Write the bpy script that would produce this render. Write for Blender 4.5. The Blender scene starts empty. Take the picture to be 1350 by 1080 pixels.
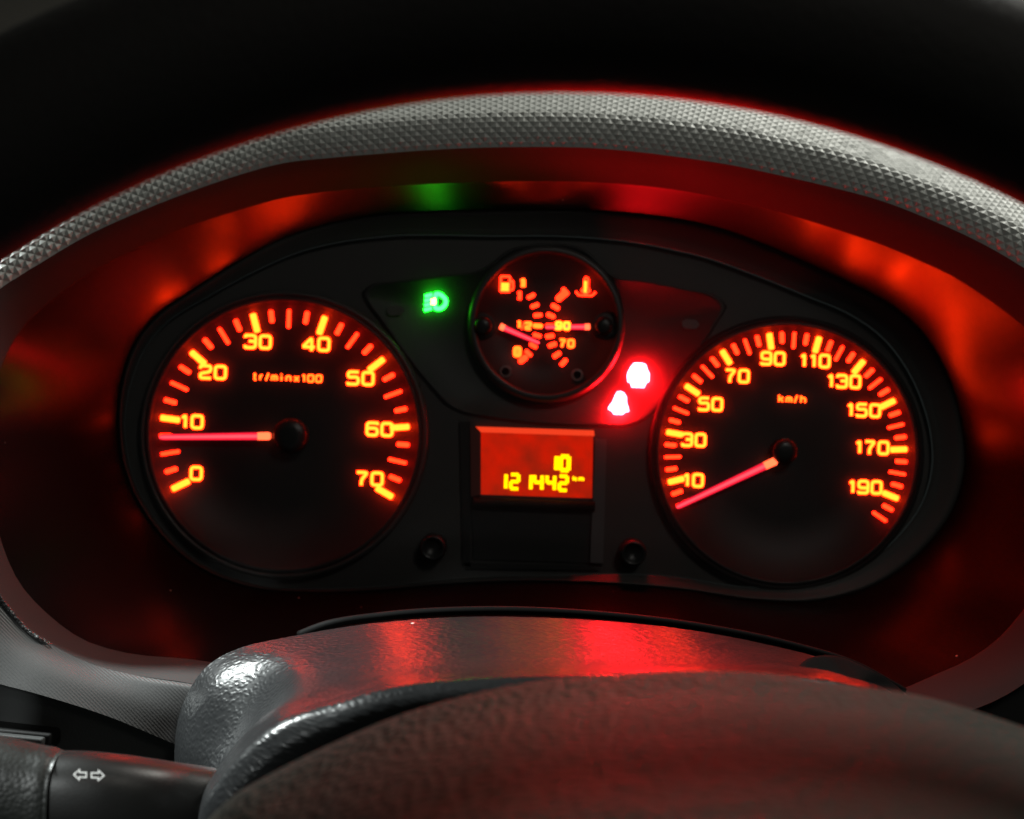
import bpy, math, random
import numpy as np
from mathutils import Vector, Matrix
random.seed(4)
rng = np.random.default_rng(4)
R = math.radians
SC = bpy.context.scene
COL = SC.collection

# ------------------------------------------------------------------ camera
F = 1575.0            # focal length in photo pixels (1350 px wide, 36 mm sensor, 42 mm lens)
ROLL = R(2.1)
cam = bpy.data.cameras.new("camera")
cam.lens = 42.0; cam.sensor_width = 36.0; cam.sensor_fit = 'HORIZONTAL'
cam.clip_start = 0.01; cam.clip_end = 50
cam.dof.use_dof = True
cam.dof.focus_distance = 0.342
cam.dof.aperture_fstop = 12.0
camo = bpy.data.objects.new("camera", cam); COL.objects.link(camo)
camo.matrix_world = Matrix.Rotation(R(90), 4, 'X') @ Matrix.Rotation(ROLL, 4, 'Z')
SC.camera = camo

# ------------------------------------------------------------------ light and exposure
w = bpy.data.worlds.new("World"); SC.world = w; w.use_nodes = True
w.node_tree.nodes["Background"].inputs[0].default_value = (0.75, 0.9, 0.85, 1)
w.node_tree.nodes["Background"].inputs[1].default_value = 0.018
SC.view_settings.view_transform = 'Standard'
SC.view_settings.look = 'None'
SC.view_settings.exposure = 0
SC.view_settings.gamma = 1
SC.view_settings.use_curve_mapping = False


def area(name, loc, target, size, power, color, size_y=None):
    l = bpy.data.lights.new(name, 'AREA'); l.energy = power; l.color = color
    l.size = size
    if size_y: l.shape = 'RECTANGLE'; l.size_y = size_y
    o = bpy.data.objects.new(name, l); COL.objects.link(o)
    o.location = loc
    o.rotation_euler = (Vector(target) - Vector(loc)).to_track_quat('-Z', 'Y').to_euler()
    return o


area("cabin_lamp", (0.37, 0.43, 0.62), (0.06, 0.37, 0.05), 0.22, 3.8, (1.0, 0.98, 0.90))
def spot(name, loc, target, cone, energy, color):
    l = bpy.data.lights.new(name, 'SPOT'); l.energy = energy; l.spot_size = R(cone); l.spot_blend = .9; l.shadow_soft_size = .02; l.color = color
    o = bpy.data.objects.new(name, l); COL.objects.link(o); o.location = loc
    o.rotation_euler = (Vector(target) - Vector(loc)).to_track_quat('-Z', 'Y').to_euler()


spot("side_lamp", (-0.51, 0.34, 0.33), (-0.068, 0.32, -0.075), 19, 70, (0.93, 1.0, 0.98))
area("rear_fill", (0.30, -0.30, 0.50), (0.05, 0.25, -0.05), 0.16, 0.8, (1.0, 0.95, 0.86))  # added fill light behind the camera, not a lamp in the car
spot("stalk_fill_spot", (-.32, -.20, .06), (-.112, .275, -.095), 15, 12, (.95, 1, .98))  # added spot to brighten the stalk arrows; no real lamp stands there

# ------------------------------------------------------------------ geometry helpers
cr, sr = math.cos(ROLL), math.sin(ROLL)


def P(px, py, d):
    """point of the place seen at photo pixel (px, py), d metres in front of the lens"""
    xc = (px - 675.0) / F * d; yc = (540.0 - py) / F * d
    return np.array((xc * cr - yc * sr, d, xc * sr + yc * cr))


def link(name, me, mats, parent=None):
    o = bpy.data.objects.new(name, me); COL.objects.link(o)
    if not isinstance(mats, (list, tuple)): mats = [mats]
    if not me.materials:
        for m in mats: me.materials.append(m)
    if parent is not None: o.parent = parent
    return o


def mesh(name, V, Fc, mats, parent=None, smooth=True, mi=None):
    me = bpy.data.meshes.new(name)
    me.from_pydata([tuple(map(float, v)) for v in V], [], [tuple(map(int, f)) for f in Fc])
    if smooth: me.polygons.foreach_set("use_smooth", [True] * len(me.polygons))
    if mi is not None: me.polygons.foreach_set("material_index", mi)
    me.update()
    return link(name, me, mats, parent)


def thing(name, label, cat):
    o = bpy.data.objects.new(name, None); COL.objects.link(o)
    o.empty_display_size = 0.02
    o['label'] = label; o['category'] = cat
    return o


def tag(o, label): o['label'] = label; return o


def cr_spline(pts, n, closed=False):
    """centripetal-ish Catmull-Rom through pts, n samples even in control length"""
    p = np.array(pts, float)
    if closed: p = np.vstack([p[-2:], p, p[:3]]) if False else np.vstack([p[-1], p, p[0], p[1]])
    else: p = np.vstack([2 * p[0] - p[1], p, 2 * p[-1] - p[-2]])
    segs = len(p) - 3
    d = np.linalg.norm(np.diff(p[1:-1], axis=0), axis=1) if True else None
    d = d[:segs]; cum = np.concatenate([[0], np.cumsum(d)])
    t = np.linspace(0, cum[-1], n, endpoint=not closed)
    k = np.clip(np.searchsorted(cum, t, side='right') - 1, 0, segs - 1)
    u = (t - cum[k]) / np.maximum(d[k], 1e-9); u = u[:, None]
    p0, p1, p2, p3 = p[k], p[k + 1], p[k + 2], p[k + 3]
    # non-uniform tangents
    def L(a, b): return np.maximum(np.linalg.norm(b - a, axis=1), 1e-9)[:, None]
    l0, l1, l2 = L(p0, p1), L(p1, p2), L(p2, p3)
    m1 = ((p1 - p0) / l0 * l1 + (p2 - p1) / l1 * l0) / (l0 + l1) * l1
    m2 = ((p2 - p1) / l1 * l2 + (p3 - p2) / l2 * l1) / (l1 + l2) * l1
    return ((2*u**3 - 3*u**2 + 1) * p1 + (u**3 - 2*u**2 + u) * m1 + (-2*u**3 + 3*u**2) * p2 + (u**3 - u**2) * m2)


def by_index(rail, n):
    """sample a rail evenly in control point index (rails with matching points)"""
    p = np.array(rail, float); m = len(p)
    q = np.vstack([2 * p[0] - p[1], p, 2 * p[-1] - p[-2]])
    t = np.linspace(0, m - 1, n); k = np.clip(t.astype(int), 0, m - 2); u = (t - k)[:, None]
    p0, p1, p2, p3 = q[k], q[k + 1], q[k + 2], q[k + 3]
    return 0.5 * ((2*p1) + (-p0 + p2) * u + (2*p0 - 5*p1 + 4*p2 - p3) * u**2 + (-p0 + 3*p1 - 3*p2 + p3) * u**3)


def grid_faces(nv, nu, closed=False, flip=False):
    f = []
    for j in range(nv - 1):
        for i in range(nu if closed else nu - 1):
            a = j * nu + i; b = j * nu + (i + 1) % nu
            q = (a, b, b + nu, a + nu)
            f.append(q[::-1] if flip else q)
    return f


def loft(name, rails, nu, nv, mat, parent=None, closed=False, flip=False, chord=False, sharp=False):
    """rails: list of arrays (k, 3) of world points, all k == nu; nv samples across"""
    A = np.array(rails)            # (r, nu, 3)
    r = A.shape[0]
    if sharp: G = A
    else:
        G = np.stack([cr_spline(A[:, i], nv) if chord else by_index(A[:, i], nv) for i in range(A.shape[1])], axis=1)
    V = G.reshape(-1, 3)
    return mesh(name, V, grid_faces(G.shape[0], G.shape[1], closed, flip), mat, parent)


def PX(a):
    return np.array([P(*q) for q in a])


C0 = np.array((700.0, 560.0))


def ring(ctrl, n, dflt):
    """closed px curve (px,py[,d]) -> (n,3) px rows sampled at even polar angles round C0"""
    c = np.array([(q[0], q[1], q[2] if len(q) > 2 else dflt) for q in ctrl], float)
    s = cr_spline(c, 1200, closed=True)
    th = np.arctan2(-(s[:, 1] - C0[1]), s[:, 0] - C0[0]); rr = np.hypot(s[:, 0] - C0[0], s[:, 1] - C0[1])
    o = np.argsort(th); th, rr, dd = th[o], rr[o], s[o, 2]
    t = np.linspace(-math.pi, math.pi, n, endpoint=False)
    rs = np.interp(t, th, rr, period=2 * math.pi); ds = np.interp(t, th, dd, period=2 * math.pi)
    return np.stack([C0[0] + rs * np.cos(t), C0[1] - rs * np.sin(t), ds], axis=1)


def box(name, c, u, v, w_, su, sv, sw, mat, parent=None, bev=0.0):
    """box with rounded edges; axes u,v,w, half sizes su,sv,sw"""
    import bmesh
    bm = bmesh.new(); bmesh.ops.create_cube(bm, size=2)
    if bev > 0:
        for q in bm.verts: q.co = Vector((q.co.x * su, q.co.y * sv, q.co.z * sw))
        bmesh.ops.bevel(bm, geom=list(bm.edges), offset=bev, segments=3, profile=0.5, affect='EDGES')
        k = (1, 1, 1)
    else: k = (su, sv, sw)
    for q in bm.verts:
        q.co = Vector(c) + Vector(u) * (q.co.x * k[0]) + Vector(v) * (q.co.y * k[1]) + Vector(w_) * (q.co.z * k[2])
    me = bpy.data.meshes.new(name); bm.to_mesh(me); bm.free()
    me.polygons.foreach_set("use_smooth", [bev > 0] * len(me.polygons))
    return link(name, me, mat, parent)


def tube(name, pts, rad, mat, parent=None, seg=10):
    pts = np.array(pts, float); n = len(pts)
    T = np.gradient(pts, axis=0); T /= np.linalg.norm(T, axis=1)[:, None]
    up = np.array((0, 1.0, 0)); V = []
    for i in range(n):
        a = np.cross(T[i], up); a /= np.linalg.norm(a); b = np.cross(a, T[i])
        for k in range(seg):
            an = 2 * math.pi * k / seg
            V.append(pts[i] + rad * (a * math.cos(an) + b * math.sin(an)))
    f = grid_faces(n, seg, True)
    f.append(tuple(range(seg))); f.append(tuple(range((n - 1) * seg, n * seg))[::-1])
    return mesh(name, V, f, mat, parent)


# flat things drawn on the cluster, seen square on: local x right, y up, z towards the driver (metres)
XA = Vector((1, 0, 0)); ZA = Vector((0, 0, 1)); NA = Vector((0, -1, 0))


def at(px, py, d):
    o = P(px, py, d)
    def f(x, y, z=0.0):   # x, y in photo px at that depth, z in metres
        k = d / F
        return o + np.array((x * k, -z, y * k))
    return f


def disc(name, px, py, d, prof, mat, parent=None, seg=96):
    """lathe about the viewing axis; prof = [(radius px, lift m)]"""
    f = at(px, py, d); V = []
    for r, z in prof:
        for k in range(seg):
            a = 2 * math.pi * k / seg
            V.append(f(r * math.cos(a), r * math.sin(a), z))
    return mesh(name, V, grid_faces(len(prof), seg, True), mat, parent)


def plate(name, pts, lift, thick, mat, parent=None, px=0, py=0, d=0.43, mats=None):
    """extruded flat polygon, pts px offsets"""
    f = at(px, py, d); n = len(pts)
    V = [f(x, y, lift) for x, y in pts] + [f(x, y, lift - thick) for x, y in pts]
    Fc = [tuple(range(n))] + [(i, (i + 1) % n, n + (i + 1) % n, n + i)[::-1] for i in range(n)]
    if sum(pts[i][0] * pts[(i + 1) % n][1] - pts[(i + 1) % n][0] * pts[i][1] for i in range(n)) < 0:
        Fc = [q[::-1] for q in Fc]
    return mesh(name, V, Fc, mat, parent, smooth=False)


def round_poly(pts, r, closed=False, seg=4):
    p = [np.array(q, float) for q in pts]; n = len(p); out = []
    for i in range(n):
        if not closed and i in (0, n - 1): out.append(p[i]); continue
        a, b, c = p[i - 1], p[i], p[(i + 1) % n]
        la, lc = np.linalg.norm(a - b), np.linalg.norm(c - b)
        t = min(r, la * 0.48, lc * 0.48)
        s = b + (a - b) / la * t; e = b + (c - b) / lc * t
        for k in range(seg + 1):
            u = k / seg; out.append((1 - u)**2 * s + 2 * u * (1 - u) * b + u * u * e)
    return out


def stroke_geo(pts, wd, closed=False):
    p = np.array(pts, float)
    keep = [0] + [i for i in range(1, len(p)) if np.linalg.norm(p[i] - p[i - 1]) > 1e-6]
    p = p[keep]; n = len(p); V = []
    for i in range(n):
        a = p[i - 1] if (i > 0 or closed) else None
        c = p[(i + 1) % n] if (i < n - 1 or closed) else None
        d1 = None if a is None else (p[i] - a) / np.linalg.norm(p[i] - a)
        d2 = None if c is None else (c - p[i]) / np.linalg.norm(c - p[i])
        if d1 is None: d1 = d2
        if d2 is None: d2 = d1
        t = d1 + d2; t = t / max(np.linalg.norm(t), 1e-6)
        nn = np.array((-t[1], t[0])); k = wd / 2 / max(0.5, abs(np.dot(nn, (-d1[1], d1[0]))))
        V.append(p[i] + nn * k); V.append(p[i] - nn * k)
    Fc = [(2*i, 2*i + 1, 2*((i + 1) % n) + 1, 2*((i + 1) % n)) for i in range(n if closed else n - 1)]
    return V, Fc


# strokes of each sign in a unit box: list of (points, closed)
GL = {
 '0': [([(0,0),(1,0),(1,1),(0,1)], True)],
 '1': [([(.28,.78),(.62,1),(.62,0)], False)],
 '2': [([(0,.76),(0,1),(1,1),(1,.55),(0,.36),(0,0),(1.04,0)], False)],
 '3': [([(0,.8),(0,1),(1,1),(1,0),(0,0),(0,.2)], False), ([(.35,.53),(1,.53)], False)],
 '4': [([(.76,-.08),(.76,1),(0,.32),(0,.24),(1.06,.24)], False)],
 '5': [([(1.02,1),(.02,1),(0,.56),(1,.6),(1,0),(0,0),(0,.16)], False)],
 '6': [([(1,.84),(1,1),(0,1),(0,0),(1,0),(1,.57),(0,.57)], False)],
 '7': [([(-.04,1),(1,1),(.42,.4),(.42,-.06)], False)],
 '8': [([(0,0),(1,0),(1,1),(0,1)], True), ([(0,.52),(1,.52)], False)],
 '9': [([(0,.16),(0,0),(1,0),(1,1),(0,1),(0,.43),(1,.43)], False)],
 't': [([(.3,1),(.3,0),(.85,0)], False), ([(0,.68),(.8,.68)], False)],
 'r': [([(.15,.72),(.15,0)], False), ([(.15,.42),(.35,.68),(.85,.68)], False)],
 '/': [([(.1,-.05),(.8,1.05)], False)],
 'm': [([(0,0),(0,.68),(1,.68),(1,0)], False), ([(.5,.68),(.5,0)], False)],
 'i': [([(.5,.7),(.5,0)], False), ([(.5,.88),(.5,1.02)], False)],
 'n': [([(.1,0),(.1,.68),(.9,.68),(.9,0)], False)],
 'x': [([(.1,.7),(.9,0)], False), ([(.9,.7),(.1,0)], False)],
 'k': [([(.15,1.02),(.15,0)], False), ([(.9,.7),(.15,.3)], False), ([(.4,.42),(.9,0)], False)],
 'h': [([(.1,1.02),(.1,0)], False), ([(.1,.68),(.9,.68),(.9,0)], False)],
}


def sign(name, ch, px, py, d, W, H, wd, mat, parent, lift=0.0006, slant=0.0, rnd=0.3):
    """one printed, back-lit character centred on (px,py); W,H stroke-centre box in px"""
    f = at(px, py, d); V = []; Fc = []
    for k, (pts, cl) in enumerate(GL[ch]):
        q = [((x - .5) * W + slant * (y - .5) * H, (y - .5) * H) for x, y in pts]
        q = round_poly(q, rnd * min(W, H), cl)
        v, fc = stroke_geo(q, wd, cl); b = len(V)
        V += [f(x, y, lift + k * 0.00006) for x, y in v]
        Fc += [tuple(b + i for i in t) for t in fc]
    return mesh(name, V, Fc, mat, parent, smooth=False)


def word(name, text, px, py, d, W, H, wd, gap, mat, parent, slant=0.0, narrow='1i/tr', **kw):
    adv = [(W * (.62 if c in narrow else 1.0)) for c in text]
    tot = sum(adv) + gap * (len(text) - 1); x = -tot / 2
    f = at(px, py, d)
    for c, a in zip(text, adv):
        if c != ' ':
            # shift along the cluster's own level line
            cx = x + a / 2
            sign(name, c, px + cx * cr, py + cx * sr, d, (W if c not in 'i/tr' else a), H, wd, mat, parent, slant=slant, **kw)
        x += a + gap


# ------------------------------------------------------------------ materials
def pr(name, base, rough=.5, metal=0.0, spec=.5, bump=None, coat=0.0, vary=None, specks=None):
    m = bpy.data.materials.new(name); m.use_nodes = True
    nt = m.node_tree; b = nt.nodes["Principled BSDF"]
    b.inputs['Base Color'].default_value = (*base, 1)
    b.inputs['Roughness'].default_value = rough; b.inputs['Metallic'].default_value = metal
    b.inputs['Specular IOR Level'].default_value = spec
    if coat: b.inputs['Coat Weight'].default_value = coat; b.inputs['Coat Roughness'].default_value = .25
    geo = nt.nodes.new('ShaderNodeNewGeometry'); pos = geo.outputs['Position']
    def noise(scale, detail=3, rgh=.55):
        n = nt.nodes.new('ShaderNodeTexNoise'); n.inputs['Scale'].default_value = scale
        n.inputs['Detail'].default_value = detail; n.inputs['Roughness'].default_value = rgh
        nt.links.new(pos, n.inputs['Vector']); return n.outputs['Fac']
    def mapr(src, a, b_, c, d_, free=False):
        n = nt.nodes.new('ShaderNodeMapRange'); n.clamp = not free
        for k, v in zip(('From Min', 'From Max', 'To Min', 'To Max'), (a, b_, c, d_)): n.inputs[k].default_value = v
        nt.links.new(src, n.inputs['Value']); return n.outputs['Result']
    if vary:
        nt.links.new(mapr(noise(vary[0], 2), 0, 1, max(.02, rough - 1.8 * vary[1]), rough + 1.8 * vary[1]), b.inputs['Roughness'])
    col = None
    if specks:      # sparse pale dust grains
        v = nt.nodes.new('ShaderNodeTexVoronoi'); v.inputs['Scale'].default_value = specks[0]
        nt.links.new(pos, v.inputs['Vector'])
        near = mapr(v.outputs['Distance'], .05, .12, 1, 0)
        sep = nt.nodes.new('ShaderNodeSeparateColor'); nt.links.new(v.outputs['Color'], sep.inputs[0])
        few = mapr(sep.outputs[0], specks[1], specks[1] + .01, 0, 1)
        mu = nt.nodes.new('ShaderNodeMath'); mu.operation = 'MULTIPLY'
        nt.links.new(near, mu.inputs[0]); nt.links.new(few, mu.inputs[1])
        mx = nt.nodes.new('ShaderNodeMix'); mx.data_type = 'RGBA'
        nt.links.new(mu.outputs[0], mx.inputs['Factor'])
        mx.inputs['A'].default_value = (*base, 1); mx.inputs['B'].default_value = (.55, .55, .5, 1)
        nt.links.new(mx.outputs['Result'], b.inputs['Base Color'])
    if bump:
        prev = None
        for kind, scale, strength, dist in bump:
            if kind == 'noise': h = noise(scale, 4)
            elif kind == 'cell':
                v = nt.nodes.new('ShaderNodeTexVoronoi'); v.feature = 'F1'
                v.inputs['Scale'].default_value = scale
                nt.links.new(pos, v.inputs['Vector']); h = mapr(v.outputs['Distance'], 0, .8, 1, 0, True)
            else:           # 'hatch': fine diagonal ribs both ways
                wv = nt.nodes.new('ShaderNodeTexWave'); wv.bands_direction = 'DIAGONAL'
                wv.inputs['Scale'].default_value = scale; wv.inputs['Distortion'].default_value = 0
                nt.links.new(pos, wv.inputs['Vector']); h = wv.outputs['Fac']
            bp = nt.nodes.new('ShaderNodeBump'); bp.inputs['Strength'].default_value = strength
            bp.inputs['Distance'].default_value = dist
            nt.links.new(h, bp.inputs['Height'])
            if prev is not None: nt.links.new(prev.outputs['Normal'], bp.inputs['Normal'])
            prev = bp
        nt.links.new(prev.outputs['Normal'], b.inputs['Normal'])
    return m


def glow(name, col, strength=1.0):
    m = bpy.data.materials.new(name); m.use_nodes = True; nt = m.node_tree; nt.nodes.clear()
    e = nt.nodes.new('ShaderNodeEmission'); o = nt.nodes.new('ShaderNodeOutputMaterial')
    e.inputs[0].default_value = (*col, 1); e.inputs[1].default_value = strength
    nt.links.new(e.outputs[0], o.inputs[0]); return m


M = {}
M['knurl'] = pr('silver_knurled_plastic', (.40, .42, .40), .5, .10, .45, vary=(60, .05))
M['bezel'] = pr('charcoal_satin_plastic', (.038, .040, .0395), .55, 0, .04, bump=[('noise', 2600, .15, .0003)], vary=(30, .06))
M['tunnel'] = pr('black_shroud_plastic', (.005, .0048, .0048), .275, 0, .9, bump=[('noise', 2200, .05, .0002)], specks=(260, .985))
def lower_shade(m):
    # puts shade into the material: specular fades out towards the shroud's bottom
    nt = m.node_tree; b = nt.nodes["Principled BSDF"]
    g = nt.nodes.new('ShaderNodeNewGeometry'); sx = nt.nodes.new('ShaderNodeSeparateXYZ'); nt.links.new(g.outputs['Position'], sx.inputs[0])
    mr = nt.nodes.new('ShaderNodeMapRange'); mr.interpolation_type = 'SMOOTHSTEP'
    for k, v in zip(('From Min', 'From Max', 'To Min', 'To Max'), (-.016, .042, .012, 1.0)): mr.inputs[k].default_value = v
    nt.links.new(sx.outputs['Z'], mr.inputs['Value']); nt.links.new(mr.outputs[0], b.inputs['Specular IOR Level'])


lower_shade(M['tunnel'])
M['ledge'] = pr('black_frame_plastic', (.008, .0075, .0075), .6, 0, .1)
M['frame'] = pr('lens_frame_plastic', (.032, .031, .030), .5, 0, .25)
M['void'] = pr('unlit_black', (.003, .003, .003), .7, 0, .05)
M['face'] = pr('dark_grey_dial_plate', (.034, .033, .032), .6, 0, .3, bump=[('noise', 900, .05, .0002)])
M['dial'] = pr('black_dial_print', (.012, .012, .012), .55, 0, .3)
M['ringm'] = pr('grey_dial_ring', (.035, .033, .032), .45, 0, .4)
M['black'] = pr('matt_black_plastic', (.008, .008, .008), .55, 0, .3)
M['grain'] = pr('grained_black_plastic', (.009, .0095, .010), .31, 0, .30, vary=(80, .03), specks=(190, .985))
M['bead'] = pr('grained_ridge_plastic', (.05, .05, .05), .26, 0, .5, bump=[('cell', 900, .8, .0006)])
M['dash'] = pr('grey_dash_plastic', (.055, .055, .055), .5, 0, .4, bump=[('hatch', 480, .25, .0004), ('noise', 1500, .15, .0003)], vary=(40, .08))
M['dash_dark'] = pr('dark_dash_plastic', (.05, .052, .052), .55, 0, .4, bump=[('noise', 1200, .2, .0004)])
M['pad'] = pr('dash_top_vinyl', (.045, .042, .036), .6, 0, .3, bump=[('cell', 500, .3, .0008)])
M['stalk'] = pr('black_stalk_plastic', (.005, .005, .0047), .4, 0, .35, bump=[('noise', 1500, .12, .0003)], vary=(50, .07), specks=(210, .97))
M['grip'] = pr('black_grip_rubber', (.007, .008, .007), .45, 0, .4, bump=[('cell', 900, .2, .0005)], vary=(60, .1))
M['wheel'] = pr('worn_wheel_leather', (.052, .054, .047), .70, 0, .07, bump=[('cell', 520, .8, .0009), ('noise', 420, .15, .0008)], vary=(60, .05))
M['rim'] = pr('black_wheel_rim_leather', (.018, .017, .016), .65, 0, .15, bump=[('cell', 700, .12, .0006)])
M['white'] = pr('white_print', (.85, .85, .83), .6)
M['strip'] = pr('grey_trim_strip', (.07, .066, .068), .45, 0, .4)
M['knob'] = pr('gloss_black_knob', (.012, .012, .012), .38, 0, .4)
M['amber'] = glow('backlit_amber_print', (44.0, 1.0, .06))
M['amber2'] = glow('backlit_orange_print', (16.0, .55, .04))
M['tick'] = glow('backlit_red_print', (18.0, .15, .03))
M['needle'] = glow('red_needle_glow', (1.3, .015, .05))
M['needle_core'] = glow('needle_core_glow', (3.2, .12, .16))
M['needle_hot'] = glow('needle_root_glow', (4.2, .35, .12))
M['warn'] = glow('red_warning_light', (800, 3.5, 6))
M['green'] = glow('green_tell_tale', (.2, 38.0, .6))
M['green_hot'] = glow('green_tell_tale_core', (12.0, 38.0, 1.2))
M['seg'] = glow('lcd_segment_glow', (3.0, 1.3, .0))
M['dim'] = pr('unlit_tell_tale_print', (.05, .045, .045), .6)
M['dimred'] = pr('recess_screw', (.16, .09, .085), .5)


def lcd_mat():
    m = glow('lcd_back_light', (.50, .008, .001)); nt = m.node_tree
    e = [n for n in nt.nodes if n.type == 'EMISSION'][0]
    g = nt.nodes.new('ShaderNodeNewGeometry'); n = nt.nodes.new('ShaderNodeTexNoise')
    n.inputs['Scale'].default_value = 130; n.inputs['Detail'].default_value = 3
    r = nt.nodes.new('ShaderNodeValToRGB')
    r.color_ramp.elements[0].position = .3; r.color_ramp.elements[0].color = (.30, .012, .003, 1)
    r.color_ramp.elements[1].position = .7; r.color_ramp.elements[1].color = (.60, .010, .001, 1)
    nt.links.new(g.outputs['Position'], n.inputs['Vector']); nt.links.new(n.outputs['Fac'], r.inputs[0])
    nt.links.new(r.outputs[0], e.inputs[0]); return m


M['lcd'] = lcd_mat()
M['lcd_edge'] = glow('lcd_light_guide_edge', (.95, .055, .015))
M['lcd_side'] = pr('lcd_bezel', (.10, .02, .015), .4)


def lens_mat():
    m = bpy.data.materials.new('hazy_clear_lens'); m.use_nodes = True; nt = m.node_tree; nt.nodes.clear()
    o = nt.nodes.new('ShaderNodeOutputMaterial')
    tr = nt.nodes.new('ShaderNodeBsdfTransparent'); tl = nt.nodes.new('ShaderNodeBsdfTranslucent')
    gl = nt.nodes.new('ShaderNodeBsdfGlossy'); gl.inputs['Roughness'].default_value = .12
    tl.inputs['Color'].default_value = (1, 1, 1, 1)
    df = nt.nodes.new('ShaderNodeBsdfDiffuse'); df.inputs['Color'].default_value = (.6, .6, .6, 1)
    ad = nt.nodes.new('ShaderNodeMixShader'); ad.inputs[0].default_value = .35
    nt.links.new(tl.outputs[0], ad.inputs[1]); nt.links.new(df.outputs[0], ad.inputs[2])
    g = nt.nodes.new('ShaderNodeNewGeometry'); n = nt.nodes.new('ShaderNodeTexNoise')
    n.inputs['Scale'].default_value = 28; n.inputs['Detail'].default_value = 4
    nt.links.new(g.outputs['Position'], n.inputs['Vector'])
    mr = nt.nodes.new('ShaderNodeMapRange')
    for k, v in zip(('From Min', 'From Max', 'To Min', 'To Max'), (.3, .75, .003, .019)): mr.inputs[k].default_value = v
    nt.links.new(n.outputs['Fac'], mr.inputs['Value'])
    m1 = nt.nodes.new('ShaderNodeMixShader'); nt.links.new(mr.outputs[0], m1.inputs[0])
    nt.links.new(tr.outputs[0], m1.inputs[1]); nt.links.new(ad.outputs[0], m1.inputs[2])
    m2 = nt.nodes.new('ShaderNodeMixShader'); m2.inputs[0].default_value = .035
    nt.links.new(m1.outputs[0], m2.inputs[1]); nt.links.new(gl.outputs[0], m2.inputs[2])
    nt.links.new(m2.outputs[0], o.inputs[0]); return m


M['lens'] = lens_mat()

# ------------------------------------------------------------------ dashboard and its instrument hood
N = 220
DC = 0.430            # depth of the cluster opening
dash = thing('dashboard', 'dark grey dashboard with oval instrument hood and silver knurled trim around the gauges', 'dashboard')
FRAME = [(158,560),(163,505),(180,455),(207,420),(258,384),(312,350),(370,319),(430,299),(500,286),(570,282),(640,281),(710,280),(780,281),(865,287),
         (950,304),(1035,337),(1109,372),(1165,400),(1205,432),(1243,490),(1263,555),(1268,615),(1254,668),(1215,722),(1160,765),(1080,790),(1000,790),
         (900,776),(800,768),(700,765),(600,768),(500,777),(420,780),(340,775),(260,745),(200,687),(168,625)]
INNER = [(5,475),(30,432),(67,398),(111,365),(185,326),(250,298),(310,279),(370,262),(440,252),(500,247),(585,242),(700,239),(770,240),(835,244),(900,252),
         (970,266),(1035,282),(1100,302),(1165,324),(1210,343),(1257,365),(1300,393),(1346,428),(1395,480),(1425,560),(1425,660),(1395,745),(1350,803),(1319,839),(1278,869),
         (1232,890),(1190,908),(1100,925),(1000,932),(800,935),(600,925),(500,905),(400,892),(320,880),(250,869),(167,861),(111,844),(61,808),(28,772),(2,715),(-12,640),(-12,560)]


def d_in(x, y): return float(np.interp(y, [240, 330, 560, 940], [.415, .402, .377, .370]))


inner = ring([(x, y, d_in(x, y)) for x, y in INNER], N, .35)
frame = ring(FRAME, N, DC)
# tunnel: rolled front lip, straight wall, end at the opening
mid = inner * .5 + frame * .5; mid[:, 2] = inner[:, 2] * .5 + DC * .5
lipA = inner.copy(); lipA[:, 2] -= .0012
wi, wm, wf = PX(inner), PX(mid), PX(frame)
rad = wf - P(700, 560, DC); rad[:, 1] = 0; rad /= np.linalg.norm(rad, axis=1)[:, None]
def wall(s_): return wi * (1 - s_) + wf * s_ + rad * (.0004 * math.sin(math.pi * s_))
tun_q1, tun_mid, tun_q2 = wall(.25), wall(.5), wall(.75)
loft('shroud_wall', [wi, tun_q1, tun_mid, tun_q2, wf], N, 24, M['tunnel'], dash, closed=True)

# bezel band: from the lip of the tunnel outward to the knurled strip
BOUT = [(0,381),(55,346),(111,313),(185,279),(259,250),(315,231),(370,216),(440,208),(500,203),(585,197),(700,194),(770,195),(835,200),(900,208),(970,219),(1035,233),
        (1100,248),(1165,266),(1210,283),(1257,303),(1300,324),(1346,351),(1420,405),(1490,510),(1505,640),(1470,770),(1405,865),(1348,903),(1324,918),(1280,937),(1190,962),
        (1000,985),(800,985),(600,975),(400,938),(300,912),(246,900),(176,890),(123,876),(70,851),(35,827),(0,786),(-50,720),(-80,620),(-75,510),(-45,430)]


def d_out(x, y): return float(np.interp(y, [200, 500, 900], [.398, .361, .353]))


bout = ring([(x, y, d_out(x, y)) for x, y in BOUT], N, .336)
wb = PX(bout)
lip1 = wi * .985 + wb * .015 + np.array((0, -.0012, 0))
b1 = wi * .66 + wb * .34 + np.array((0, -.0016, 0)); b2 = wi * .33 + wb * .67 + np.array((0, -.0014, 0))
loft('inner_bezel', [wi, lip1, b1, b2, wb], N, 22, M['bezel'], dash, closed=True, flip=True)

# knurled strip: real pyramids on a strip that rolls from the front face over the top
KB = [(-95,455),(-45,412),(0,381),(55,346),(111,313),(185,279),(259,250),(315,231),(370,216),(440,208),(500,203),(585,197),(700,194),(770,195),(835,200),(900,208),(970,219),(1035,233),
      (1100,248),(1165,266),(1210,283),(1257,303),(1300,324),(1346,351),(1420,405),(1500,505)]
KW = [38,38,37,36,36,37,37,39,42,45,46,46,46,46,47,48,49,49,48,44,44,44,44,45,46,46]     # height of the face in px
kb = np.array(KB, float); nrm = np.gradient(kb, axis=0); nrm /= np.linalg.norm(nrm, axis=1)[:, None]
out = np.stack([nrm[:, 1], -nrm[:, 0]], axis=1)
NU = 2 * 122 + 1
def krail(off, d, base=1.0):
    q = kb + out * (np.array(KW)[:, None] * base + off)
    return np.array([P(x, y, d - .336 + d_out(x, yy)) for (x, y), yy in zip(q, kb[:, 1])])
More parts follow.
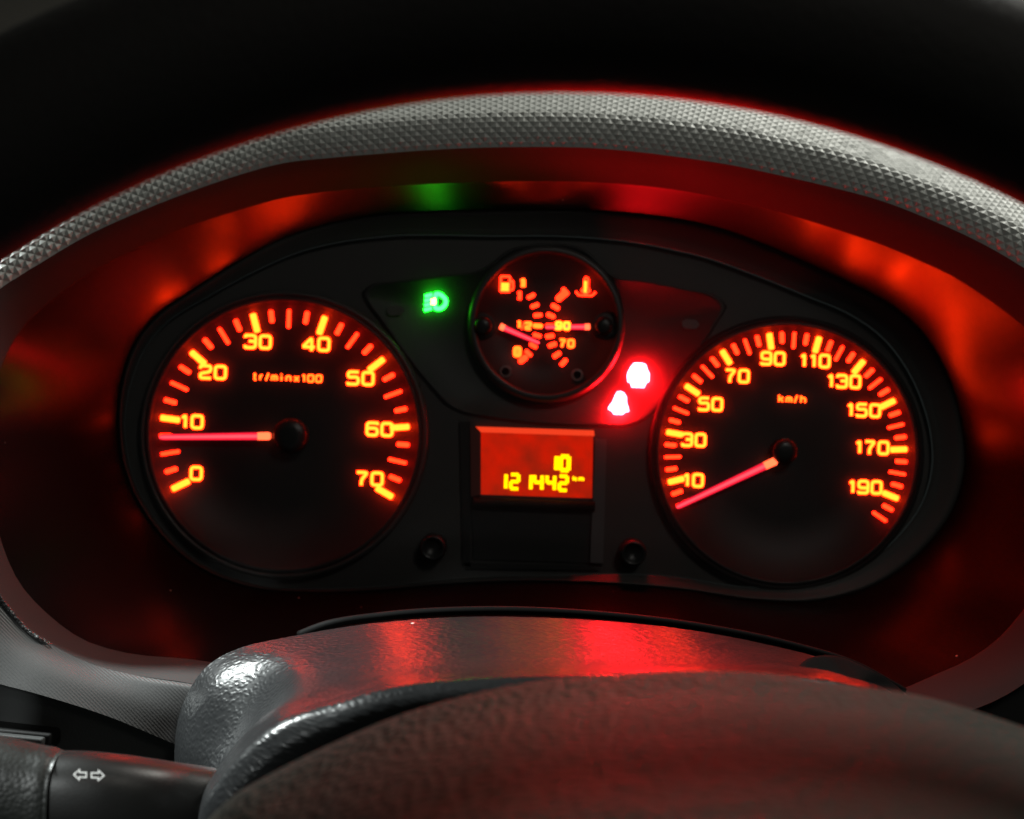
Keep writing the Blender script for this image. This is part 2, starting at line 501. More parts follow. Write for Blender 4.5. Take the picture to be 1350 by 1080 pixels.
kr = [krail(0, .336, 0), krail(0, .3345, .5), krail(0, .3350, .95), krail(8, .3385), krail(30, .349), krail(54, .366)]
kr = [cr_spline(k, NU) for k in kr]
A = np.array(kr)
# even spacing across the strip
NV = 2 * 15 + 1
cols = []
for i in range(NU):
    cols.append(cr_spline(A[:, i], NV * 1))
G = np.stack(cols, axis=1)
du = np.gradient(G, axis=1); dv = np.gradient(G, axis=0)
nn = np.cross(du, dv); nn /= np.linalg.norm(nn, axis=2)[:, :, None]
if nn[1, NU // 2, 1] > 0: nn = -nn
par = (np.add.outer(np.arange(NV), np.arange(NU)) % 2)
hgt = np.where(par == 1, 0.00036, -.00007) * (1 + .12 * rng.standard_normal((NV, NU)))
hgt[0] = -.0002; hgt[-1] = 0
G = G + nn * hgt[:, :, None] + rng.normal(0, .00003, G.shape)
V = G.reshape(-1, 3); Fc = []
for j in range(NV - 1):
    for i in range(NU - 1):
        a, b, c, d_ = j*NU+i, j*NU+i+1, (j+1)*NU+i+1, (j+1)*NU+i
        if par[j, i] == 0: Fc += [(a, b, c), (a, c, d_)]
        else: Fc += [(a, b, d_), (b, c, d_)]
mesh('knurled_trim', V, Fc, M['knurl'], dash, smooth=False)

# padded dash top rising to the windscreen base
top0 = cr_spline(krail(54, .366), 60)
back = np.array([(np.interp(i, [0, 59], [-.75, .75]), .95, .36) for i in range(60)])
bk1 = top0 * .7 + back * .3 + np.array((0, 0, -.01))
loft('dash_top', [top0, top0 * .95 + back * .05, bk1, back], 60, 16, M['pad'], dash)

# lower left panel: fine hatched slope, fold line, darker lower face
ridge = cr_spline(PX([(x, y, d_out(x, y)) for x, y in ((-75,515),(-80,620),(-50,720),(0,786),(35,827),(70,851),(123,876),(176,890),(246,901),(330,915))]), 60)
rdg2 = ridge + np.array((-.0005, -.0016, -.0012))
fold = cr_spline(PX([(-230,640,.347),(-190,760,.345),(-100,860,.344),(0,902,.343),(35,911,.343),(70,921,.343),(141,944,.345),(225,979,.348),(270,998,.350),(340,1025,.353)]), 60)
m1 = ridge * .5 + fold * .5 + np.array((0, -.0012, .0008))
loft('lower_left_panel', [ridge, rdg2, m1, fold], 60, 14, M['dash'], dash, flip=True)
tube('ridge_bead', cr_spline(PX([(x, y, d_out(x, y) - .0008) for x, y in ((-60,700),(0,788),(20,813),(35,830),(55,844))] + [(72,854,.3555),(95,866,.359)]), 120), .0007, M['bead'], dash, 12)
fold2 = fold + np.array((0, .004, -.004))
low = cr_spline(PX([(-330,760,.355),(-290,880,.360),(-150,1010,.362),(0,1110,.362),(60,1120,.362),(120,1130,.363),(180,1140,.364),(240,1150,.365),(290,1160,.366),(340,1170,.367)]), 60)
loft('knee_panel', [fold, fold2, fold2 * .5 + low * .5, low], 60, 12, M['dash_dark'], dash, flip=True)
# slot switch in the knee panel
bz = box('switch', P(18, 966, .348), (1, 0, -.06), (0, 1, 0), (0.06, 0, 1), .0130, .006, .0024, M['black'], dash, bev=.0008)
box('switch_rocker', P(14, 969, .345), (1, 0, -.06), (0, 1, 0), (0.06, 0, 1), .0112, .005, .0013, M['dash_dark'], bz, bev=.0006)

# right side of the dash below the bezel
r0 = cr_spline(PX([(1505,640,.358),(1470,770,.357),(1405,865,.355),(1348,903,.353),(1324,918,.353),(1280,937,.353),(1190,962,.354),(1090,980,.355)]), 40)
r1 = cr_spline(PX([(1720,700,.345),(1640,900,.347),(1560,1000,.349),(1480,1060,.351),(1400,1090,.352),(1320,1120,.353),(1220,1150,.354),(1100,1180,.355)]), 40)
loft('lower_right_panel', [r0, r0 * .95 + r1 * .05 + np.array((0, .006, 0)), r1], 40, 10, M['black'], dash)

# ------------------------------------------------------------------ instrument cluster
cl = thing('instrument_cluster', 'backlit instrument cluster glowing red and amber inside the dark hood', 'gauge cluster')
# lens frame: ledge stepping in from the opening, widest along the top and right
PAD = [(0,0)]
t = np.linspace(-math.pi, math.pi, N, endpoint=False)
wdt = 6 + 24 * np.clip(np.sin(t) * 1.3, 0, 1) + 32 * np.clip(np.cos(t), 0, 1) ** 2
vec = frame[:, :2] - C0; ln = np.linalg.norm(vec, axis=1)
def inset(k, d):
    q = frame.copy(); q[:, :2] = C0 + vec * ((ln - wdt * k) / ln)[:, None]; q[:, 2] = d; return PX(q)
rimo = frame.copy(); rimo[:, 2] = DC
loft('lens_frame', [inset(-.15, DC - .0005), inset(.03, DC - .0014), inset(.5, DC - .0002), inset(.97, DC + .0012), inset(1, DC + .0022), inset(1, DC + .0055)], N, 26, M['frame'], cl, closed=True)
# face plate (closed fan)
DF = DC + .004
fp = inset(1.05, DF); cenf = P(700, 540, DF)
rings = [fp * (1 - k) + cenf * k for k in (0, .25, .5, .75, .98)]
loft('face_plate', rings, N, 5, M['face'], cl, closed=True, sharp=True)
# clear lens, slightly bowed, in front
lf = inset(.55, DC + .0004); cenl = P(700, 540, DC - .0045)
ks = [0, .15, .35, .6, .8, .995]
lr = [lf * (1 - k) + cenl * k for k in ks]
for k, q in zip(ks, lr): q[:, 1] = (DC + .0004) - .0012 * (1 - (1 - k) ** 2)
loft('lens_cover', lr, N, 6, M['lens'], cl, closed=True, sharp=True)

DD = DF - .0012       # printed dial surface


def dial(name, label, px, py, rad, ring_w):
    d = disc(name, px, py, DF, [(rad, .0026), (rad - 2, .0034), (rad - ring_w + 2, .0034), (rad - ring_w, .0030), (rad - ring_w - 1, .0008), (rad * .5, .0008), (1, .0008)], [M['dial']], cl)
    tag(d, label)
    return d


def tickmark(px, py, ang, r0, r1, wd, mat, parent, name='tick'):
    a = ang - ROLL       # angles are given in the cluster's level frame
    c, s = math.cos(ang), math.sin(ang)
    f = at(px, py, DF)
    h = wd / 2; e = min(h * .5, 1.5)
    q = [(r0, -h + e), (r0 + e, -h), (r1 - e, -h), (r1, -h + e), (r1, h - e), (r1 - e, h), (r0 + e, h), (r0, h - e)]
    top = [f(x * c - y * s, x * s + y * c, .0016) for x, y in q]
    bot = [f(x * c - y * s, x * s + y * c, .0009) for x, y in q]
    n = 8
    Fc = [tuple(range(n))] + [(i, n + i, n + (i + 1) % n, (i + 1) % n) for i in range(n)]
    return mesh(name, top + bot, Fc, mat, parent, smooth=False)


def needle(name, p0, p1, w0, w1, lift, parent, pivot, prad, hot=.12):
    """tapered light-guide bar from root p0 to tip p1 (px) with a round cap at pivot"""
    d = DF - lift; a, b = np.array(p0, float), np.array(p1, float)
    u = (b - a) / np.linalg.norm(b - a); v = np.array((-u[1], u[0])); L = np.linalg.norm(b - a)
    st = [0, .015, hot, .5, .97, 1]; V = []; mi = []
    for s in st:
        wd = w0 + (w1 - w0) * s
        if s in (0, 1): wd *= .6
        c = a + u * L * s
        V += [P(*(c + v * wd), d), P(*(c + v * wd * .45), d - .0011), P(*(c - v * wd * .45), d - .0011), P(*(c - v * wd), d)]
    Fc = []
    for k in range(len(st) - 1):
        for j in range(3):
            q = 4 * k + j; Fc.append((q, q + 1, q + 5, q + 4)); mi.append(1 if k < 2 else (2 if j == 1 else 0))
        Fc.append((4*k + 3, 4*k, 4*k + 4, 4*k + 7)); mi.append(1 if k < 2 else 0)
    Fc += [(0, 1, 2, 3), tuple(4 * (len(st) - 1) + k for k in (3, 2, 1, 0))]; mi += [1, 0]
    n = mesh(name, V, Fc, [M['needle'], M['needle_hot'], M['needle_core']], parent, smooth=False, mi=mi)
    disc(name + '_hub', pivot[0], pivot[1], d - .0006, [(prad, -lift * .7), (prad, .0008), (prad * .86, .0022), (prad * .4, .0027), (.3, .0027)], M['knob'], parent, seg=40)
    return n


# tachometer
TX, TY = 376, 573
tac = dial('tachometer', 'large round tachometer marked 0 to 70', TX, TY, 182, 7)
disc('dial_ring', TX, TY, DF, [(190, .0002), (189, .0030), (184, .0040), (182.5, .0030)], M['ringm'], tac)
for i in range(29):
    ang = R(208 - i * 236 / 28)
    if i % 4 == 0: tickmark(TX, TY, ang, 139, 164.5, 7.8, M['amber'], tac)
    elif i % 2 == 0: tickmark(TX, TY, ang, 140, 164.5, 4.6, M['tick'], tac)
    else: tickmark(TX, TY, ang, 148, 164.5, 5.8, M['tick'], tac)
for s, x, y in (('0',260,624),('10',254,556),('20',282,491),('30',341,451),('40',418,454),('50',476,499),('60',501,566),('70',488,631)):
    word('numeral', s, x, y, DF, 13.5, 16, 4.0, 6.0, M['amber'], tac, lift=.0014)
word('unit_letter', 'tr/minx100', 380, 498, DF, 7.0, 8.5, 2.3, 3.6, M['amber2'], tac, lift=.0014)
needle('needle', (357,575), (210,576.5), 5.0, 3.6, .0045, tac, (383,574), 23)

# speedometer
SX, SY = 1035, 597.5
spd = dial('speedometer', 'large round speedometer marked 10 to 190', SX, SY, 173, 6)
disc('dial_ring', SX, SY, DF, [(181, .0002), (180, .0028), (175, .0036), (173.5, .0028)], M['ledge'], spd)
for i in range(41):
    ang = R(208.0 - i * 6.0)
    if i % 4 == 2: tickmark(SX, SY, ang, 137.5, 159.5, 7.4, M['amber'], spd)
    elif i % 4 == 0: tickmark(SX, SY, ang, 138, 159.5, 4, M['tick'], spd)
    else: tickmark(SX, SY, ang, 144.5, 159.5, 5.2, M['tick'], spd)
for s, x, y in (('10',913,633),('30',914,580),('50',936,533),('70',971,496),('90',1018,473),('110',1073,476),('130',1111,503),('150',1137,541),('170',1148,590),('190',1139,642)):
    word('numeral', s, x, y, DF, 12, 15.5, 3.8, 5.4, M['amber'], spd, lift=.0014)
word('unit_letter', 'km/h', 1043, 526, DF, 7.0, 8.5, 2.2, 3.6, M['amber2'], spd, lift=.0014)
needle('needle', (1024,607), (892,669), 5.2, 3.4, .0045, spd, (1034,595), 17)

# warning panel: wing shaped plate behind the small gauges
WING = [(484,388),(492,379),(520,374),(560,369),(600,364),(628,361),(680,330),(720,324),(765,330),(812,368),(850,373),(900,383),(942,394),(951,404),(940,425),(905,478),(872,525),(855,545),(835,556),
        (780,558),(720,556),(646,547),(610,540),(594,532),(575,512),(553,486),(530,456),(508,424),(490,400)]
wp = cr_spline(np.array(WING, float), 120, closed=True)
fW = [P(x, y, DF - .0006) for x, y in wp]
wc = wp.mean(axis=0)
def wring(s, d): return np.array([P(*(wc + (q - wc) * s), d) for q in wp])
loft('warning_panel', [wring(1.03, DF - .0001), wring(1.025, DF - .0012), wring(1.0, DF - .0012), wring(.985, DF - .0003), wring(.5, DF - .0003), wring(.01, DF - .0003)], 120, 6, M['dial'], cl, closed=True, sharp=True)

# fuel and temperature gauges on one round pod
GX, GY = 720, 428
pod = disc('gauge_pod', GX, GY, DF, [(104, .0002), (102, .0045), (96, .0060), (92, .0052), (90, .0018), (50, .0018), (1, .0018)], [M['black'], M['ringm']], cl)
tag(pod, 'small round pod holding the fuel and temperature gauges')
me = pod.data
mi = [1 if p.index < 96 * 3 else 0 for p in me.polygons]; me.polygons.foreach_set("material_index", mi)
DP = DF - .0012


def bar(px, py, ang, L, wd, mat, parent, name='tick'):
    f = at(px, py, DP); c, s = math.cos(ang), math.sin(ang); h = wd / 2; e = h * .55; l = L / 2
    q = [(-l, -h + e), (-l + e, -h), (l - e, -h), (l, -h + e), (l, h - e), (l - e, h), (-l + e, h), (-l, h - e)]
    return mesh(name, [f(x * c - y * s, x * s + y * c, .0010) for x, y in q], [tuple(range(8))], mat, parent, smooth=False)


# fuel side
fuel = disc('fuel_gauge', 637, 430, DP, [(18, .0002), (18, .0010), (15, .0012), (.5, .0012)], M['black'], cl, seg=40)
tag(fuel, 'fuel gauge with needle low between half and empty')
for x, y, a in ((700,391,30),(705,403.5,22),(709,416,8),(708,442.6,-12),(703,456,-28),(696.5,466,-42)):
    bar(x, y, R(a), 11.5, 5.5, M['tick'], fuel)
bar(709, 430, R(-2), 13, 6, M['amber2'], fuel)
bar(689.5, 474, R(40), 14, 7.5, M['tick'], fuel)
sign('numeral', '1', 689, 374.5, DP, 7, 9, 6, M['amber2'], fuel, lift=.0012)
sign('numeral', '1', 684.5, 391, DP, 5, 10, 5, M['tick'], fuel, lift=.0012)
word('numeral', '1', 684, 428.5, DP, 6, 8, 4.2, 1, M['amber2'], fuel, lift=.0012)
sign('numeral', '2', 696.5, 430, DP, 6.5, 8, 3.6, M['amber2'], fuel, lift=.0012)
sign('numeral', '/', 690, 429.5, DP, 5, 9, 2.4, M['tick'], fuel, lift=.0010)
sign('numeral', '0', 682, 464, DP, 6, 9.5, 5.2, M['amber2'], fuel, lift=.0012)
# pump symbol: body with window, base and hose
f = at(668, 375, DP)
V = []; Fc = []
def addst(pts, wd, cl_=False, z=.001, rr=2):
    q = round_poly(pts, rr, cl_); v, fc = stroke_geo(q, wd, cl_); b = len(V)
    V.extend(f(x, y, z) for x, y in v); Fc.extend(tuple(b + i for i in k) for k in fc)
addst([(-8,-10),(-8,10),(4,10),(4,-10)], 3, True)
addst([(4,3),(8,5),(9,-6),(6,-8)], 2.4, False, .00106)
mesh('pump_symbol', V, Fc, M['tick'], fuel, smooth=False)
plate('pump_symbol_body', [(-7,-9),(3,-9),(3,1.5),(-7,1.5)], .00112, .0004, M['amber'], fuel, 668, 375, DP)
needle('needle', (659,430), (711,452.5), 4.2, 2.6, .0042, fuel, (637,430), 12)
# temperature side
tmp = disc('temperature_gauge', 796, 430, DP, [(18, .0002), (18, .0010), (15, .0012), (.5, .0012)], M['black'], cl, seg=40)
tag(tmp, 'coolant temperature gauge with needle lying level')
for x, y, a in ((745,385,-48),(732,405,-28),(726,416.5,-20),(724.7,443.5,10),(728,455,22),(734,468,36),(743,478,50)):
    bar(x, y, R(a), 12, 6, M['tick'], tmp)
bar(740, 391, R(42), 17, 9, M['tick'], tmp)
word('numeral', '90', 741, 431, DP, 6.4, 8.5, 3.6, 4.0, M['amber'], tmp, lift=.0058)
word('numeral', '70', 747, 453, DP, 6.6, 9, 3.4, 4.4, M['amber2'], tmp, lift=.0012)
bar(725, 430, R(0), 12, 6, M['tick'], tmp)
f = at(772, 379, DP); V = []; Fc = []
addst([(0,13),(3,11),(3,-1),(6,-5),(0,-9),(-6,-5),(-2,-1),(-2,11)], 2.6, True)
addst([(-13,-6),(-9,-11),(9,-11),(13,-6)], 2.6, False, .00106)
mesh('thermometer_symbol', V, Fc, M['tick'], tmp, smooth=False)
plate('thermometer_column', [(-2.5,-7),(1.5,-7),(1.5,8),(-2.5,8)], .0012, .0004, M['amber'], tmp, 772, 379, DP)
needle('needle', (778,431), (719,431.5), 4.0, 2.8, .0042, tmp, (796,430), 12)
for x, y in ((666.6,490),(760.7,494.5)):
    disc('screw_recess', x, y, DP, [(8.5, .0004), (8, .0010), (5, .0006), (.4, .0006)], M['dimred'], cl, seg=24)

# tell-tales
f = at(575, 398, DF); V = []; Fc = []
addst([(-1,-10),(-1,11),(7,9),(13,3),(13,-3),(8,-9)], 5.4, True, .0012, 6)
for k, yy in enumerate((9, 3, -3, -9)): addst([(-15,yy-3),(-5,yy)], 4.6, False, .00126 + k * .00004)
hl = mesh('headlamp_symbol', V, Fc, M['green'], cl, smooth=False); tag(hl, 'lit green headlamp tell-tale')
plate('headlamp_symbol_core', [(-6,-4),(-1,-4),(0,0),(-1,4),(-6,3)], .0017, .0004, M['green_hot'], hl, 575, 398, DF)
wl = plate('warning_light', [(-8,-16),(8,-16),(11,-9),(14,-8.5),(14.5,2),(11,9),(9.5,14),(5,16),(-6,16),(-10,11),(-13,5),(-14.5,0),(-13.5,-9),(-10,-10)], .0016, .0006, M['warn'], cl, 841, 495, DF)
tag(wl, 'glaring round red warning light beside the small gauges')
wl2 = plate('warning_light', [(-6,-15.5),(5,-15.5),(9,-12),(13.5,-11),(12.5,-6),(10,0),(9.5,8),(6,13),(2,15),(-2,14.5),(-5,10),(-8,1),(-13,-6),(-13.5,-9),(-8,-12)], .0016, .0006, M['warn'], cl, 815.5, 531, DF)
tag(wl2, 'glaring seat belt warning light above the odometer')
for x, y in ((522,410),(910,428)):
    plate('unlit_symbol', [(-11,-4),(-6,-7),(7,-6),(12,0),(7,6),(-6,7),(-12,3)], .0012, .0003, M['dim'], cl, x, y, DF)

# odometer window
odo = disc('odometer_display', 706, 615, DF, [(1, -.004), (2, -.004)], M['black'], cl, seg=4) if False else None
SCR = [(634,570),(782,575),(780.5,657),(634,652)]
od = mesh('odometer_display', [P(x, y, DF - .0002) for x, y in SCR] + [P(x, y, DF + .002) for x, y in SCR],
          [(0, 3, 2, 1), (4, 5, 6, 7), (0, 1, 5, 4), (1, 2, 6, 5), (2, 3, 7, 6), (3, 0, 4, 7)], M['lcd'], cl, smooth=False)
tag(od, 'red lit odometer display reading 121442')


def quadbox(name, q, d0, d1, mat, parent, lean=0.0):
    """prism whose front outline is the px quad q (clockwise from top left)"""
    a = [P(x, y, d0) for x, y in q]; b = [P(x, y, d1) for x, y in q]
    return mesh(name, a + b, [(0, 3, 2, 1), (4, 5, 6, 7), (0, 1, 5, 4), (1, 2, 6, 5), (2, 3, 7, 6), (3, 0, 4, 7)], mat, parent, smooth=False)


quadbox('light_edge', [(627,562.5),(783,567.5),(784,575),(634,570)], DF - .0022, DF, M['lcd_edge'], od)
quadbox('side_bezel', [(620,562),(627,562.5),(634,570),(634,652)][0:1] + [(633,570),(634,652),(621,655)], DF - .0020, DF, M['lcd_side'], od)
tube('lower_ledge', [P(x, y, DF - .002) for x, y in ((624,662),(660,663.5),(700,665),(740,666.5),(784,668))], .0019, M['ledge'], od, 14)
quadbox('trim_strip', [(785,578),(800,579),(795,743),(778,742)], DF - .0022, DF, M['strip'], cl)
quadbox('blank_panel', [(622,673),(780,677),(776,742),(624,738)], DF - .0008, DF + .001, M['dial'], cl)
quadbox('panel_surround', [(606,556),(620,556),(620,748),(610,745)], DF - .0012, DF, M['black'], cl)
quadbox('panel_surround', [(612,742),(776,745),(790,752),(615,750)], DF - .0012, DF, M['black'], cl)

SEG = {'0': 'abcdef', '1': 'bc', '2': 'abged', '4': 'fgbc'}
SL = {'a': ((0,1),(1,1)), 'b': ((1,1),(1,.5)), 'c': ((1,.5),(1,0)), 'd': ((0,0),(1,0)), 'e': ((0,0),(0,.5)), 'f': ((0,.5),(0,1)), 'g': ((0,.5),(1,.5))}


def seg_digit(ch, px, py, W, H, wd, name='digit'):
    f = at(px, py, DF - .0004); V = []; Fc = []
    for k, s in enumerate(SEG[ch]):
        (x0, y0), (x1, y1) = SL[s]
        q = [((x - .5) * W, (y - .5) * H) for x, y in ((x0, y0), (x1, y1))]
        v, fc = stroke_geo(q, wd); b = len(V)
        V += [f(x, y, .0002 + k * .00002) for x, y in v]; Fc += [tuple(b + i for i in t_) for t_ in fc]
    return mesh(name, V, Fc, M['seg'], od, smooth=False)


seg_digit('1', 729.5, 610.5, 8, 18, 5.6)
seg_digit('0', 744.5, 611, 10.5, 18, 5.8)
for ch, x in (('1',662),('2',678.5),('1',695),('4',709.5),('4',726),('2',742.5)):
    seg_digit(ch, x, 634.5 + (x - 662) * .032, 10, 18.5, 4.7)
word('unit_letter', 'km', 762, 631, DF - .0004, 6.0, 5.5, 2.2, 2.2, M['seg'], od, lift=.0003)

# reset buttons
for x, y, lb in ((572,720,'left reset button below the tachometer'), (833,727,'right reset button beside the speedometer')):
    b = disc('reset_button', x, y, DF, [(18, .0002), (17.5, .004), (16, .0062), (13, .0066), (12, .0056), (.5, .0052)], M['knob'], cl, seg=40)

# ------------------------------------------------------------------ steering column cover
sc_ = thing('steering_column_cover', 'grained black steering column cover with glinting left shoulder below the gauges', 'column cover')
BK = [(236,1060,0.3431),(230,1005,0.3444),(236,945,0.3451),(264,888,0.3464),(310,857,0.3470),(385,839,0.3470),(500,821,0.3470),(640,813,0.3470),(800,819,0.3470),(930,834,0.3470),(1050,859,0.3470),(1120,880,0.3470),(1190,912,0.3470),(1230,960,0.3470)]
M1 = [(238,1075,.338),(235,1022,.3385),(247,963,.339),(280,903,.339),(333,873,.338),(405,860,.332),(520,848,0.3250),(650,841,0.3250),(800,844,0.3250),(930,853,0.3250),(1050,868,0.3250),(1120,886,0.3256),(1188,917,0.3263),(1235,970,0.3263)]
M2 = [(258,1095,.329),(260,1052,.329),(273,1012,.329),(303,966,.329),(342,921,.327),(405,886,.316),(520,879,0.2992),(650,869,0.2983),(800,870,0.2983),(930,873,0.2983),(1050,880,0.2992),(1118,894,0.3000),(1186,921,0.3014),(1240,990,0.3014)]
M3 = [(262,1110,0.2783),(264,1076,0.2783),(276,1040,0.2775),(318,985,0.2767),(368,945,0.2758),(440,920,0.2750),(520,900,0.2742),(640,890,0.2742),(780,887,0.2742),(920,885,0.2742),(1050,889,0.2750),(1116,900,0.2767),(1184,924,0.2800),(1245,1010,0.2817)]
F0 = [(266,1118,0.2726),(268,1082,0.2717),(281,1049,0.2709),(325,996,0.2701),(376,957,0.2693),(445,932,0.2685),(525,909,0.2685),(640,897,0.2685),(780,893,0.2685),(920,892,0.2685),(1050,895,0.2693),(1114,905,0.2709),(1182,930,0.2742),(1248,1020,0.2767)]
F1 = [(276,1124,0.2709),(280,1090,0.2701),(294,1061,0.2693),(336,1010,0.2685),(386,970,0.2677),(452,942,0.2669),(530,919,0.2669),(642,906,0.2669),(780,901,0.2669),(920,900,0.2669),(1050,903,0.2677),(1112,913,0.2693),(1180,940,0.2726),(1248,1030,0.2750)]
F2 = [(310,1150,0.2709),(316,1120,0.2709),(330,1095,0.2709),(366,1060,0.2709),(410,1035,0.2701),(470,1010,0.2693),(540,990,0.2693),(650,975,0.2693),(780,970,0.2693),(920,970,0.2693),(1040,972,0.2701),(1105,985,0.2717),(1170,1010,0.2750),(1240,1070,0.2775)]
F3 = [(380,1210,0.2867),(386,1190,0.2867),(398,1170,0.2867),(425,1140,0.2867),(460,1110,0.2867),(510,1090,0.2867),(570,1075,0.2867),(660,1065,0.2867),(780,1060,0.2867),(900,1060,0.2867),(1010,1065,0.2867),(1070,1075,0.2867),(1140,1090,0.2867),(1220,1120,0.2867)]
# the moulded grain is real relief: soft irregular pimples about a millimetre apart
GU, GV = 1000, 560
Ac = np.array([by_index(PX(q), GU) for q in (BK, M1, M2, M3, F0, F1, F2, F3)])
Gc = np.stack([cr_spline(Ac[:, i], GV) for i in range(GU)], axis=1)
nc = np.cross(np.gradient(Gc, axis=1), np.gradient(Gc, axis=0)); nc /= np.linalg.norm(nc, axis=2)[:, :, None]
if nc[GV // 4, GU // 2, 2] < 0: nc = -nc
su = np.cumsum(np.linalg.norm(np.gradient(Gc, axis=1), axis=2), axis=1); sv = np.cumsum(np.linalg.norm(np.gradient(Gc, axis=0), axis=2), axis=0)


def vnoise(x, y, cell, seed):
    g = np.random.default_rng(seed).random((512, 512))
    x = x / cell; y = y / cell; i = np.floor(x).astype(int); j = np.floor(y).astype(int)
    fx = x - i; fy = y - j; fx = fx * fx * (3 - 2 * fx); fy = fy * fy * (3 - 2 * fy)
    i0, i1, j0, j1 = i % 512, (i + 1) % 512, j % 512, (j + 1) % 512
    return (g[j0, i0] * (1 - fx) + g[j0, i1] * fx) * (1 - fy) + (g[j1, i0] * (1 - fx) + g[j1, i1] * fx) * fy


ca, sa = .8, .6
wx, wy = su * ca - sv * sa, su * sa + sv * ca
hc = vnoise(wx, wy, .00085, 3) * .6 + vnoise(su + .3, sv + .3, .00065, 5) * .4
hc = np.clip((hc - .35) / .4, 0, 1); hc = hc * hc * (3 - 2 * hc)
Gc = Gc + nc * (hc * .000072)[:, :, None]
Vc = Gc.reshape(-1, 3)
idx = np.arange(GU * GV).reshape(GV, GU)
quads = np.stack([idx[:-1, :-1], idx[:-1, 1:], idx[1:, 1:], idx[1:, :-1]], axis=-1).reshape(-1, 4)
mc = bpy.data.meshes.new('cover_shell')
mc.vertices.add(len(Vc)); mc.vertices.foreach_set("co", Vc.astype(np.float32).ravel())
mc.loops.add(quads.size); mc.loops.foreach_set("vertex_index", quads.astype(np.int32).ravel())
mc.polygons.add(len(quads)); mc.polygons.foreach_set("loop_start", np.arange(0, quads.size, 4, dtype=np.int32))
mc.polygons.foreach_set("use_smooth", np.ones(len(quads), bool)); mc.update(calc_edges=True)
link('cover_shell', mc, M['grain'], sc_)
# black strip painting in the shade of the gap behind the cover
tube('gap_shade_strip', cr_spline(PX([(395,837,0.356),(430,824,0.352),(500,813,0.352),(640,805,0.352),(800,812,0.352),(930,828,0.352),(1050,853,0.352),(1125,876,0.352),(1192,912,0.352)]), 70), .0013, M['void'], sc_, 10)
# black patch at the right end, its colour standing in for a recess's shade
f0 = cr_spline(PX([(1050,886,.303),(1062,874,.308),(1085,869,.312),(1112,873,.316),(1150,890,.316),(1184,912,.318),(1190,925,.308),(1150,930,.296),(1100,915,.291),(1062,900,.294)]), 60, closed=True)
cf = f0.mean(axis=0)
loft('scoop_shade', [f0 + np.array((0, -.001, .0012)), f0 * .9 + cf * .1 + np.array((0, -.001, .0014)), f0 * .5 + cf * .5 + np.array((0, -.001, .0010)), f0 * .02 + cf * .98 + np.array((0, -.001, .0010))], 60, 10, M['void'], sc_, closed=True)

# ------------------------------------------------------------------ indicator stalk
st = thing('indicator_stalk', 'black indicator stalk with white arrow symbols left of the column cover', 'stalk')


def rod(name, secs, mat, parent, seg=40, flat=.8):
    """secs: (px, py, r px, d) along the axis"""
    V = []; S = cr_spline(np.array(secs, float), 40)
    for x, y, r, d in S:
        c = P(x, y, d); k = d / F * r
        # axis runs nearly along x: section in y-z plane
        for i in range(seg):
            a = 2 * math.pi * i / seg
            ca, sa = math.cos(a), math.sin(a)
            q = 2 / 2.5
            ex = math.copysign(abs(ca) ** q, ca); ez = math.copysign(abs(sa) ** q, sa)
            V.append(c + np.array((0, -ex * k * flat, ez * k)))
    f = grid_faces(40, seg, True)
    f += [tuple(range(seg)), tuple(range(39 * seg, 40 * seg))[::-1]]
    return mesh(name, V, f, mat, parent)


rod('stalk_arm', [(60,1046,54,.284),(110,1049,56,.285),(160,1055,57,.287),(225,1064,56.5,.292),(262,1069,56,.297),(320,1078,54,.304)], M['stalk'], st)
rod('grip', [(-170,1010,50,.281),(-90,1022,57,.2815),(0,1034,60,.282),(50,1044,58.5,.283),(70,1047,57.5,.2832),(78,1048,54,.2834)], M['grip'], st)
def arrow(px, py, sgn):
    o = [(9.2,0),(2,6.6),(2,3.1),(-7.2,3.1),(-7.2,-3.1),(2,-3.1),(2,-6.6)]
    q = [(x * sgn, y) for x, y in o]
    v, fc = stroke_geo(q, 1.8, True)
    # stand the print on the front of the arm
    f = at(px, py, .2852 - 56 * .8 * .2852 / F - .0005)
    return mesh('arrow_symbol', [f(x, y, 0) for x, y in v], fc, M['white'], st, smooth=False)
arrow(106.5, 1021.5, -1); arrow(127.8, 1022.3, 1)

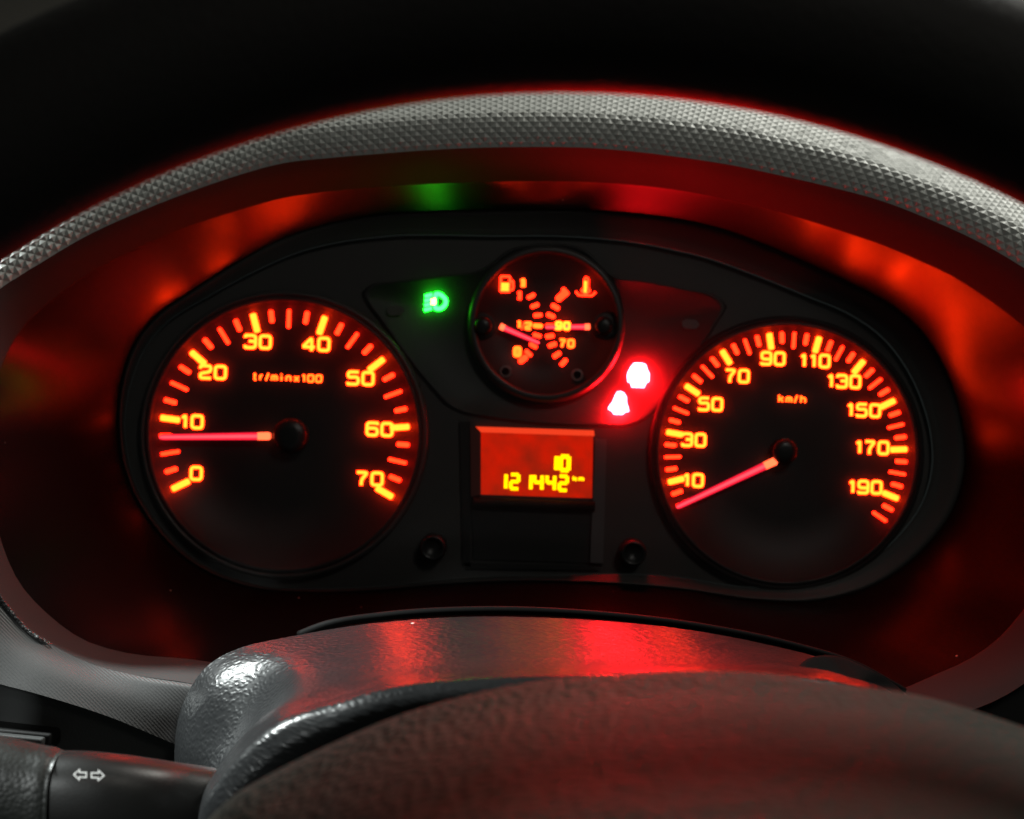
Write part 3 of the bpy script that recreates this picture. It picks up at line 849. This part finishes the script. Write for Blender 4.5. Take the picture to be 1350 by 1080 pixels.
# ------------------------------------------------------------------ steering wheel
wh = thing('steering_wheel', 'dark steering wheel with leather hub pad in front of the gauges', 'steering wheel')
rc = P(747, 1489, .200); TILT = R(4)
Rm, rt = .1945, .0165
V = []; ns, nt_ = 160, 28
for i in range(ns):
    a = 2 * math.pi * i / ns
    cdir = np.array((math.cos(a), math.sin(a) * math.sin(TILT), math.sin(a) * math.cos(TILT)))
    nrmv = np.array((0, -math.cos(TILT), math.sin(TILT)))
    for k in range(nt_):
        b = 2 * math.pi * k / nt_
        V.append(rc + cdir * (Rm + rt * math.cos(b)) + nrmv * rt * .95 * math.sin(b))
f = grid_faces(ns, nt_, True)
f += [((ns - 1) * nt_ + k, (ns - 1) * nt_ + (k + 1) % nt_, (k + 1) % nt_, k) for k in range(nt_)]
mesh('rim', V, f, M['rim'], wh)
# hub pad
H0 = [(250,1110,.236),(300,1066,.236),(350,1040,.236),(430,1000,.236),(530,958,.236),(640,925,.236),(750,908,.236),(900,901,.236),(1010,904,.236),(1120,920,.236),(1220,935,.236),(1350,975,.236),(1450,1020,.236),(1520,1080,.236)]
H1 = [(262,1092,.229),(305,1052,.229),(352,1024,.229),(430,985,.229),(530,943,.229),(640,912,.229),(750,894,.229),(900,886,.229),(1010,889,.229),(1120,905,.229),(1220,920,.229),(1350,960,.229),(1450,1005,.229),(1530,1070,.229)]
H2 = [(272,1120,.2085),(325,1075,.2085),(375,1048,.2085),(450,1010,.2085),(545,970,.2085),(650,941,.2085),(760,925,.2085),(900,918,.2085),(1010,921,.2085),(1120,935,.2085),(1220,950,.2085),(1350,990,.2085),(1450,1035,.2085),(1530,1100,.2085)]
H3 = [(330,1200,.172),(380,1150,.172),(430,1115,.172),(500,1075,.172),(580,1045,.172),(670,1022,.172),(770,1010,.172),(900,1003,.172),(1010,1005,.172),(1110,1015,.172),(1210,1030,.172),(1330,1065,.172),(1420,1110,.172),(1500,1180,.172)]
H4 = [(400,1350,.136),(450,1300,.136),(500,1260,.136),(560,1225,.136),(630,1200,.136),(700,1180,.136),(790,1170,.136),(900,1165,.136),(1000,1165,.136),(1100,1175,.136),(1190,1190,.136),(1300,1220,.136),(1380,1270,.136),(1440,1340,.136)]
H5 = [(500,1600,.115),(540,1560,.115),(580,1530,.115),(630,1510,.115),(690,1490,.115),(750,1480,.115),(820,1475,.115),(900,1475,.115),(980,1475,.115),(1060,1480,.115),(1130,1490,.115),(1210,1515,.115),(1280,1560,.115),(1330,1620,.115)]
loft('hub_pad', [by_index(PX(q), 130) for q in (H0, H1, H2, H3, H4, H5)], 130, 90, M['wheel'], wh, chord=True)
